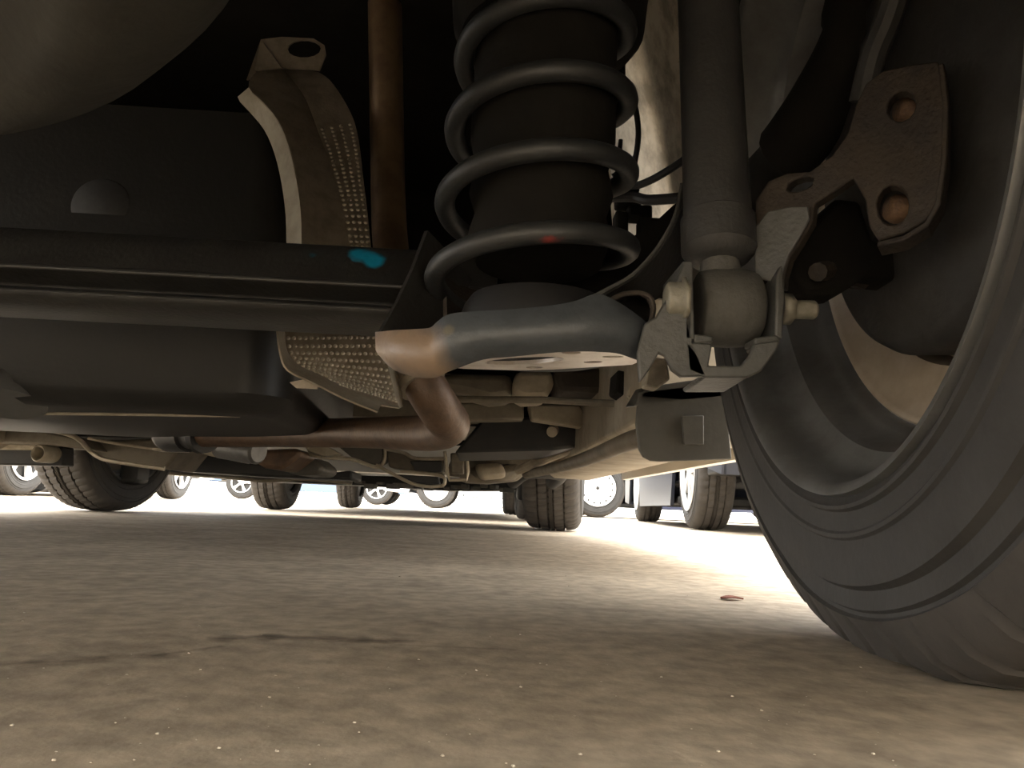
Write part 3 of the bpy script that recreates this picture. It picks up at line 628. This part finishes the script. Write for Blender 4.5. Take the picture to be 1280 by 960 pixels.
# front bumper tray and subframe
blk([(195, 586), (330, 592), (450, 594), (560, 598), (648, 600), (648, 613), (560, 613), (460, 607), (300, 600), (196, 592)], 3.05, .25, 'black', 'bumper_undertray', .008)
part(MB().tube(catmull([PY(212, 592, 3.0), PY(280, 596, 3.0), PY(330, 601, 3.0), PY(380, 599, 3.0), PY(440, 604, 3.0)], 4), .007, 8), 'tray_edge', 'edge')
rag = MB()
for k in range(16):
    px = 452+k*12+random.uniform(-4, 4)
    rag.box(PY(px, 605+k*.35+random.uniform(-3, 3), 2.98), (.02+.03*random.random(), .03, .008+.014*random.random()), random.uniform(-.5, .5))
part(rag, 'undertray_fins', 'flap')

# front wheels
for (px, py, Yf, xs) in ((692, 655, 2.75, 1), (128, 630, 2.75, -1)):
    cx = PY(px, py, Yf).x
    W = .205
    SR = Matrix.Rotation(math.radians(-9), 3, 'Z'); fc_ = V((cx, Yf, .312))
    t = part(tyre_mesh((cx, Yf, .312), .312, W, .205, seg=264, pitch=66, Rm=SR), 'tyre', TY, smooth=30, label=('front tyre on the same side as the near rear wheel' if xs > 0 else 'front tyre across the car, seen tread first'))
    bb = [(a*.95, r*.965) for a, r in bar]
    xr = cx-xs*W/2
    rim = part(MB().lathe([(xs*a, r) for a, r in bb], fc_ + SR @ V((xr-cx, 0, 0)), SR @ V((1, 0, 0)), 72, close=True), 'wheel_rim', 'rim', smooth=40)
    dd = wheel_disc(0, (0, Yf, .312), .17, .03, 60)
    dd.v = [fc_ + SR @ V((xr-cx + xs*(.09+v.x), v.y-Yf, v.z-.312)) for v in dd.v]
    part(dd, 'wheel_disc', 'disc', parent=rim, smooth=50, solid=.004)
    part(MB().lathe([(0, .02), (0, .125), (.02, .13), (.022, .02)], (xr+xs*.03, Yf, .312), (xs, 0, 0), 40), 'brake_disc', 'drum')
    part(MB().tube([V((xr-xs*.02, Yf+.02, .20)), V((xr-xs*.035, Yf+.02, .42)), V((xr-xs*.08, Yf+.03, .70))], [.035, .03, .028], 16), 'front_strut', 'black')
    part(MB().box((xr-xs*.005, Yf-.02, .15), (.06, .12, .10)), 'steering_knuckle', 'black', bevel=.015)
    part(MB().tube([V((xr+xs*.05, Yf, .31)), V((-.5, Yf+.05, .30))], .018, 12), 'drive_shaft', 'dark')

# ---------------------------------------------------------------- outer body of the car
XR, XL = .445, -1.50
def arcpts(cy, cz, r, a0, a1, n=14): return [(cy+r*math.cos(math.radians(lerp(a0, a1, k/n))), cz+r*math.sin(math.radians(lerp(a0, a1, k/n)))) for k in range(n+1)]
RB = -.27                                            # rear end of the car
low_l = [(RB, .285), (0, .27)] + arcpts(WY, WR, .41, 180, 0) + [(.88, .172), (2.3, .172)] + arcpts(2.75, .31, .39, 178, 2) + [(3.15, .20), (3.42, .20)]
top_l = [(3.45, .35), (3.42, .62), (3.25, .74), (2.55, .92), (1.85, 1.38), (1.4, 1.47), (.5, 1.46), (.05, 1.30), (RB-.05, .95), (RB-.08, .45)]
outline = low_l + top_l
ob = MB()
for x, w in ((XR-.02, .02), (XL, .02)):
    ob.plate([V((x, y, z)) for y, z in outline], [], (w, 0, 0))
strip = [(RB, .285), (RB-.08, .45)] + [(y, z) for y, z in top_l[::-1]][1:] + [(3.38, .20)]
ob.sheet([[V((XL+.001, y, z)) for y, z in strip], [V((XR-.001, y, z)) for y, z in strip]], .012)
body = part(ob, 'body_shell', 'body', smooth=30)
for x in (XR, XL):
    s_ = 1 if x == XR else -1
    for poly in ([(2.35, .94), (1.86, 1.33), (1.42, 1.41), (1.36, .94)], [(1.30, .94), (1.36, 1.41), (.55, 1.40), (.28, .95)]):
        part(MB().prism([V((x, y, z)) for y, z in poly], (s_*.004, 0, 0)), 'side_window', 'glass', parent=body)
part(MB().sheet([[V((XL+.15, y, z+.016)) for y, z in ((2.5, .94), (1.9, 1.35))], [V((XR-.15, y, z+.016)) for y, z in ((2.5, .94), (1.9, 1.35))]], .004), 'windscreen', 'glass', parent=body)
part(MB().sheet([[V((XL+.12, y-.016, z)) for y, z in ((RB-.03, 1.0), (.03, 1.27))], [V((XR-.12, y-.016, z)) for y, z in ((RB-.03, 1.0), (.03, 1.27))]], .004), 'rear_window', 'glass', parent=body)

# ================================================================== OTHER CARS
def other_car(label, loc, rz, paint, wheel='cover', L=4.3, W=1.74, H=1.46, clear=.2, wb=2.55, front=.85, R=.31, tyrew=.195, group=None, name='parked_car', spokes=5, arch=.07, rimf=.64):
    """car along local +Y (nose), origin between the near axle wheels on the ground"""
    e = bpy.data.objects.new(name, None); C.objects.link(e); e.location = (0, 0, 0); e['wc'] = (0, 0, 0); tag(e, label, 'car', group)
    y0 = -(L-wb-front); y1 = wb+front
    ol = [(y0+.03, clear+.12)] + arcpts(0, R, R+arch, 178, 2, 12) + [(R+.14, clear), (wb-R-.14, clear)] + arcpts(wb, R, R+arch, 178, 2, 12) + [(wb+R+.12, clear+.02), (y1-.05, clear+.04), (y1, .45), (y1-.05, .66), (y1-.4, .80), (y1-1.15, .93), (y0+.35, .98), (y0+.05, .93), (y0-.02, .70), (y0-.03, .42)]
    mb = MB()
    n = len(ol)
    for sx in (-1, 1):
        mb.plate([V((sx*(W/2-.02), y, z)) for y, z in ol], [], (sx*.02, 0, 0))
    k0 = [i for i, (y, z) in enumerate(ol) if y > wb+R+.1][0]
    sk = ol[k0:] + [ol[0]]
    mb.sheet([[V((-W/2+.01, y, z)) for y, z in sk], [V((W/2-.01, y, z)) for y, z in sk]], .015)
    bd_ = mb.build('car_body', paint, e, smooth=30)
    # underside between the wheels
    MB().box((0, (wb)/2, clear+.03), (W-.08, wb-2*R-.2, .05)).box((0, y0+.32, clear+.16), (W-.1, .5, .04)).box((0, y1-.35, clear+.1), (W-.5, .6, .04)).box((0, wb/2, clear+.2), (W-.6, wb+.6, .03)).build('underbody', M['black'], e, bevel=.01)
    gb = [(y1-1.2, .92), (y1-1.95, H-.05), (y1-2.3, H), (y0+1.15, H-.02), (y0+.5, 1.02), (y0+.3, .97)]
    lo = [V((W/2-.10, y, z)) for y, z in gb]; 
    def ins(z): return W/2-.06-(z-.93)*.28
    MB().loft([[V((-ins(z), y, z)) for y, z in gb], [V((ins(z), y, z)) for y, z in gb]]).build('cabin_glass', M['glass'], e, bevel=.01)
    rf = [(y1-1.98, H-.03), (y1-2.3, H+.012), (y0+1.15, H-.008), (y0+1.0, H-.06)]
    MB().sheet([[V((-ins(z)-.004, y, z+.004)) for y, z in rf], [V((ins(z)+.004, y, z+.004)) for y, z in rf]], .012).build('car_roof', paint, e)
    for sx in (-1, 1):
        MB().box((sx*(W/2-.22), y0-.03, .72), (.34, .05, .16)).build('tail_lamp', M['lampred'], e, bevel=.015)
        MB().box((sx*(W/2-.25), y1-.06, .62), (.36, .06, .12)).build('head_lamp', M['lampclear'], e, bevel=.015)
        for yy in (0, wb):
            cx = sx*(W/2-tyrew/2-.02)
            t = tyre_mesh((cx, yy, R), R, tyrew, R*rimf, seg=144, pitch=48).build('tyre', TY, e, smooth=30)
            rr = R*(rimf+.005); xo = sx*tyrew/2
            wh = MB()
            wh.lathe([(sx*(-tyrew*.85), rr-.01), (sx*(-tyrew*.85), rr), (sx*(-.005), rr), (sx*.002, rr-.006), (sx*-.004, rr-.014), (sx*-.03, rr-.022), (sx*-.05, rr-.03)], (cx+xo, yy, R), (1, 0, 0), 48)
            wo = wh.build('wheel_rim', M['drum' if wheel == 'alloy' else 'rim'], e, smooth=40)
            if wheel == 'alloy':
                sp = MB()
                sp.lathe([(sx*-.03, .001), (sx*-.004, .001), (sx*-.004, .04), (sx*-.012, .05), (sx*-.03, .05)], (cx+xo, yy, R), (1, 0, 0), 24)
                sp.lathe([(sx*-.02, rr-.022), (sx*.001, rr-.020), (sx*.003, rr-.004), (sx*-.012, rr-.002)], (cx+xo, yy, R), (1, 0, 0), 48, close=True)
                sp.lathe([(sx*-.05, .02), (sx*-.05, rr*.6), (sx*-.06, rr*.6), (sx*-.06, .02)], (cx+xo, yy, R), (1, 0, 0), 32, m=1)
                for q in range(spokes):
                    a = 2*PI*q/spokes+.25
                    dirv = V((0, math.sin(a), math.cos(a))); tn_ = V((0, math.cos(a), -math.sin(a))); c0 = V((cx+xo, yy, R))
                    loops = []
                    for rad_, hw_, dx in ((.03, .022, -.006), (rr*.5, .018, -.012), (rr-.006, .036, -.016)):
                        loops.append([c0+dirv*rad_+tn_*s2*hw_+V((sx*(dx+d2), 0, 0)) for s2, d2 in ((-1, 0), (1, 0), (1, -.022), (-1, -.022))])
                    sp.loft(loops)
                sp.build('wheel_spokes', [M['alloy'], M['drum']], wo)
            else:
                cv = MB()
                cv.lathe([(sx*-.02, rr-.004), (sx*.004, rr-.006), (sx*.006, rr-.016), (sx*-.002, rr-.03), (sx*.004, rr*.62), (sx*.012, rr*.36), (sx*.010, .045), (sx*.002, .040), (sx*.002, .001)], (cx+xo, yy, R), (1, 0, 0), 60)
                co = cv.build('wheel_cover', M['cover'], e, smooth=40)
                MB().dome(V((cx+xo+sx*.003, yy, R)), .02, (sx, 0, 0), h=.014, seg=16).build('cover_hub', M['drum'], co)
                if sx > 0 and yy == 0:
                    for q in range(15):
                        a = 2*PI*q/15
                        MB().dome(V((cx+xo+sx*.001, yy+math.sin(a)*rr*.80, R+math.cos(a)*rr*.80)), .011, (sx, 0, 0), h=.006, seg=10).build('cover_slot', M['drum'], co)
    e.location = loc; e.rotation_euler.z = rz
    return e
def paint(n, c): return mat(n, c, tuple(x*.95 for x in c), .32, scale=2, spec=.35)
P_black = paint('black_car_paint', (.02, .02, .026)); P_blue = paint('dark_blue_car_paint', (.010, .013, .022)); P_silver = paint('silver_car_paint', (.5, .52, .55))
P_white = paint('white_car_paint', (.8, .8, .8)); P_navy = paint('navy_car_paint', (.03, .035, .06)); P_sky = paint('bright_blue_car_paint', (.10, .15, .24)); P_grey = paint('grey_car_paint', (.30, .30, .31))

def place(label, contact_px, Y, rz, pnt, wheel_local, **kw):
    """put the wheel at wheel_local (x,y) over the ground point seen at contact pixel column and depth Y"""
    p = PY(contact_px, 640, Y); R_ = Matrix.Rotation(rz, 3, 'Z'); w = R_ @ V((wheel_local[0], wheel_local[1], 0))
    return other_car(label, (p.x-w.x, Y-w.y, 0), rz, pnt, **kw)
# straight ahead, nose to nose
place('dark grey car parked straight ahead beyond the bumper, its tyre treads facing us', 345, 4.6, 0, P_grey, (-.75, 0), W=1.75, clear=.27, R=.32, wheel='alloy', wb=2.6)
# to the wheel side
place('dark car standing side on with white round wheel covers, beyond the front tyre', 745, 8.3, -PI/2, P_navy, (.75, 0), wheel='cover', wb=2.5, W=1.7, R=.315, arch=.035, clear=.12)
place('shiny dark blue car just beyond the mud flap, its two near wheels showing', 878, 4.0, math.radians(-5.5), P_blue, (-.78, 0), wheel='alloy', W=1.76, wb=2.5, spokes=7, clear=.125, rimf=.7)
# far side
place('grey car at far left with bright five-spoke wheel', 50, 10.5, PI/2, P_grey, (-.76, 0), wheel='alloy', R=.36, rimf=.76, arch=.03, clear=.10)
place('pale silver car behind the grey car at far left', 18, 13.2, PI/2, P_silver, (-.76, 0), wheel='alloy', R=.38, rimf=.76, arch=.03, spokes=6, clear=.10)
place('white car beyond the far front tyre', 212, 8.2, -.05, P_white, (.76, 2.55), wheel='alloy')
place('bright blue car far ahead, side on beside the far front tyre', 300, 14.8, -PI/2, P_sky, (.76, 0), wheel='alloy')
place('silver car far ahead under the bumper, side on', 548, 12.0, PI/2, P_silver, (-.76, 2.5), wheel='cover')

# ================================================================== GROUND
grid = 40
fl = MB().box((0, 20, -.1), (90, 90, .2))
seg_pts = [(0, 829), (90, 824), (180, 820), (270, 803), (330, 796), (420, 801), (500, 802)]
stain = []
dk = (.085, .066, .048)
for a, b, r_, am in (((-40, 832), (110, 825), .010, .75), ((110, 824), (190, 822), .013, .8), ((190, 820), (275, 808), .004, .6), ((284, 799), (335, 796), .014, .95), ((335, 796), (420, 799), .011, .9), ((440, 800), (500, 801), .011, .9), ((500, 806), (640, 812), .004, .45)):
    stain.append((PZ(*a), PZ(*b), r_, 1.1, dk, am*.85))
M['floor'] = mat('dusty_concrete', (.52, .44, .335), (.37, .307, .232), .66, scale=9, rough2=.80, bump=.35, bscale=130, lo=.36, hi=.66, marks=stain, spec=.3)
# finer speckle on the concrete
nt = M['floor'].node_tree; b = nt.nodes['Principled BSDF']
src = b.inputs['Base Color'].links[0].from_socket
geo = nd(nt, 'ShaderNodeNewGeometry')
n1 = nd(nt, 'ShaderNodeTexNoise'); n1.inputs['Scale'].default_value = 60; n1.inputs['Detail'].default_value = 8; nt.links.new(geo.outputs['Position'], n1.inputs['Vector'])
r1 = nd(nt, 'ShaderNodeMapRange'); r1.inputs['From Min'].default_value = .35; r1.inputs['From Max'].default_value = .7; r1.inputs['To Min'].default_value = .78; r1.inputs['To Max'].default_value = 1.2
nt.links.new(n1.outputs['Fac'], r1.inputs['Value'])
mm = nd(nt, 'ShaderNodeVectorMath', operation='SCALE'); nt.links.new(src, mm.inputs[0]); nt.links.new(r1.outputs['Result'], mm.inputs['Scale'])
vo = nd(nt, 'ShaderNodeTexVoronoi'); vo.inputs['Scale'].default_value = 55; nt.links.new(geo.outputs['Position'], vo.inputs['Vector'])
r2 = nd(nt, 'ShaderNodeMapRange'); r2.inputs['From Min'].default_value = .075; r2.inputs['From Max'].default_value = .03; r2.inputs['To Max'].default_value = .35
nt.links.new(vo.outputs['Distance'], r2.inputs['Value'])
mx = nd(nt, 'ShaderNodeMix', data_type='RGBA'); nt.links.new(r2.outputs['Result'], mx.inputs['Factor']); nt.links.new(mm.outputs[0], mx.inputs['A']); mx.inputs['B'].default_value = (.50, .42, .33, 1)
nt.links.new(mx.outputs['Result'], b.inputs['Base Color'])
M['wall'] = mat('light_block_wall_paint', (.62, .57, .49), (.55, .50, .42), .85, scale=3, bump=.2)
MB().box((.5, -2.3, 1.4), (16, .2, 2.8)).build('light_block_wall', M['wall'])['kind'] = 'structure'  # unseen wall added behind the camera to cut light from the rear
floor = fl.build('floor', M['floor']); floor['kind'] = 'structure'

# kerb at far left
ka = PZ(-60, 613.5); kb = ka
# leaf and grit
lp = PZ(915, 750)
lf = []
for i in range(7):
    u = i/6-.5; w = .0045*math.cos(u*PI)**.7+.0003
    lf.append([lp+V((u*.022, v*w*2.0+.001*math.sin(u*6), .0012+abs(v)*.0016+.0004*math.cos(u*7))) for v in (-1, -.5, 0, .5, 1)])
leaf = MB().sheet(lf, .0003); tag(leaf.build('dry_leaf', M['leaf'], smooth=60), 'small curled red-brown dry leaf on the concrete beside the rear tyre', 'leaf')
gr = MB()
for k in range(150):
    px, py = random.uniform(-20, 1150), 660+300*random.random()**.8
    p = PZ(px, py); s_ = random.choice((.0003, .0004, .0005, .0008))*(1 if p.y < .8 else 1.5)
    gr.dome(p-V((0, 0, .0001)), s_, (random.uniform(-.3, .3), random.uniform(-.3, .3), 1), h=s_*.9, seg=5)
tag(gr.build('grit', M['grit']), 'pale specks of grit scattered over the concrete floor', 'grit', kind='stuff')

# ================================================================== LIGHT
w = bpy.data.worlds.new('sky'); SC.world = w; w.use_nodes = True
nt = w.node_tree; bg = nt.nodes['Background']
bg.inputs['Color'].default_value = (1.0, .98, .945, 1); bg.inputs['Strength'].default_value = 12.5
SC.view_settings.view_transform = 'Standard'; SC.view_settings.look = 'None'; SC.view_settings.gamma = 1.0; SC.view_settings.use_curve_mapping = False
SC.view_settings.exposure = 0.0
for o in bpy.data.objects:
    if 'wc' in o: del o['wc']
SC.cycles.max_bounces = 10; SC.cycles.diffuse_bounces = 8; SC.cycles.use_denoising = True
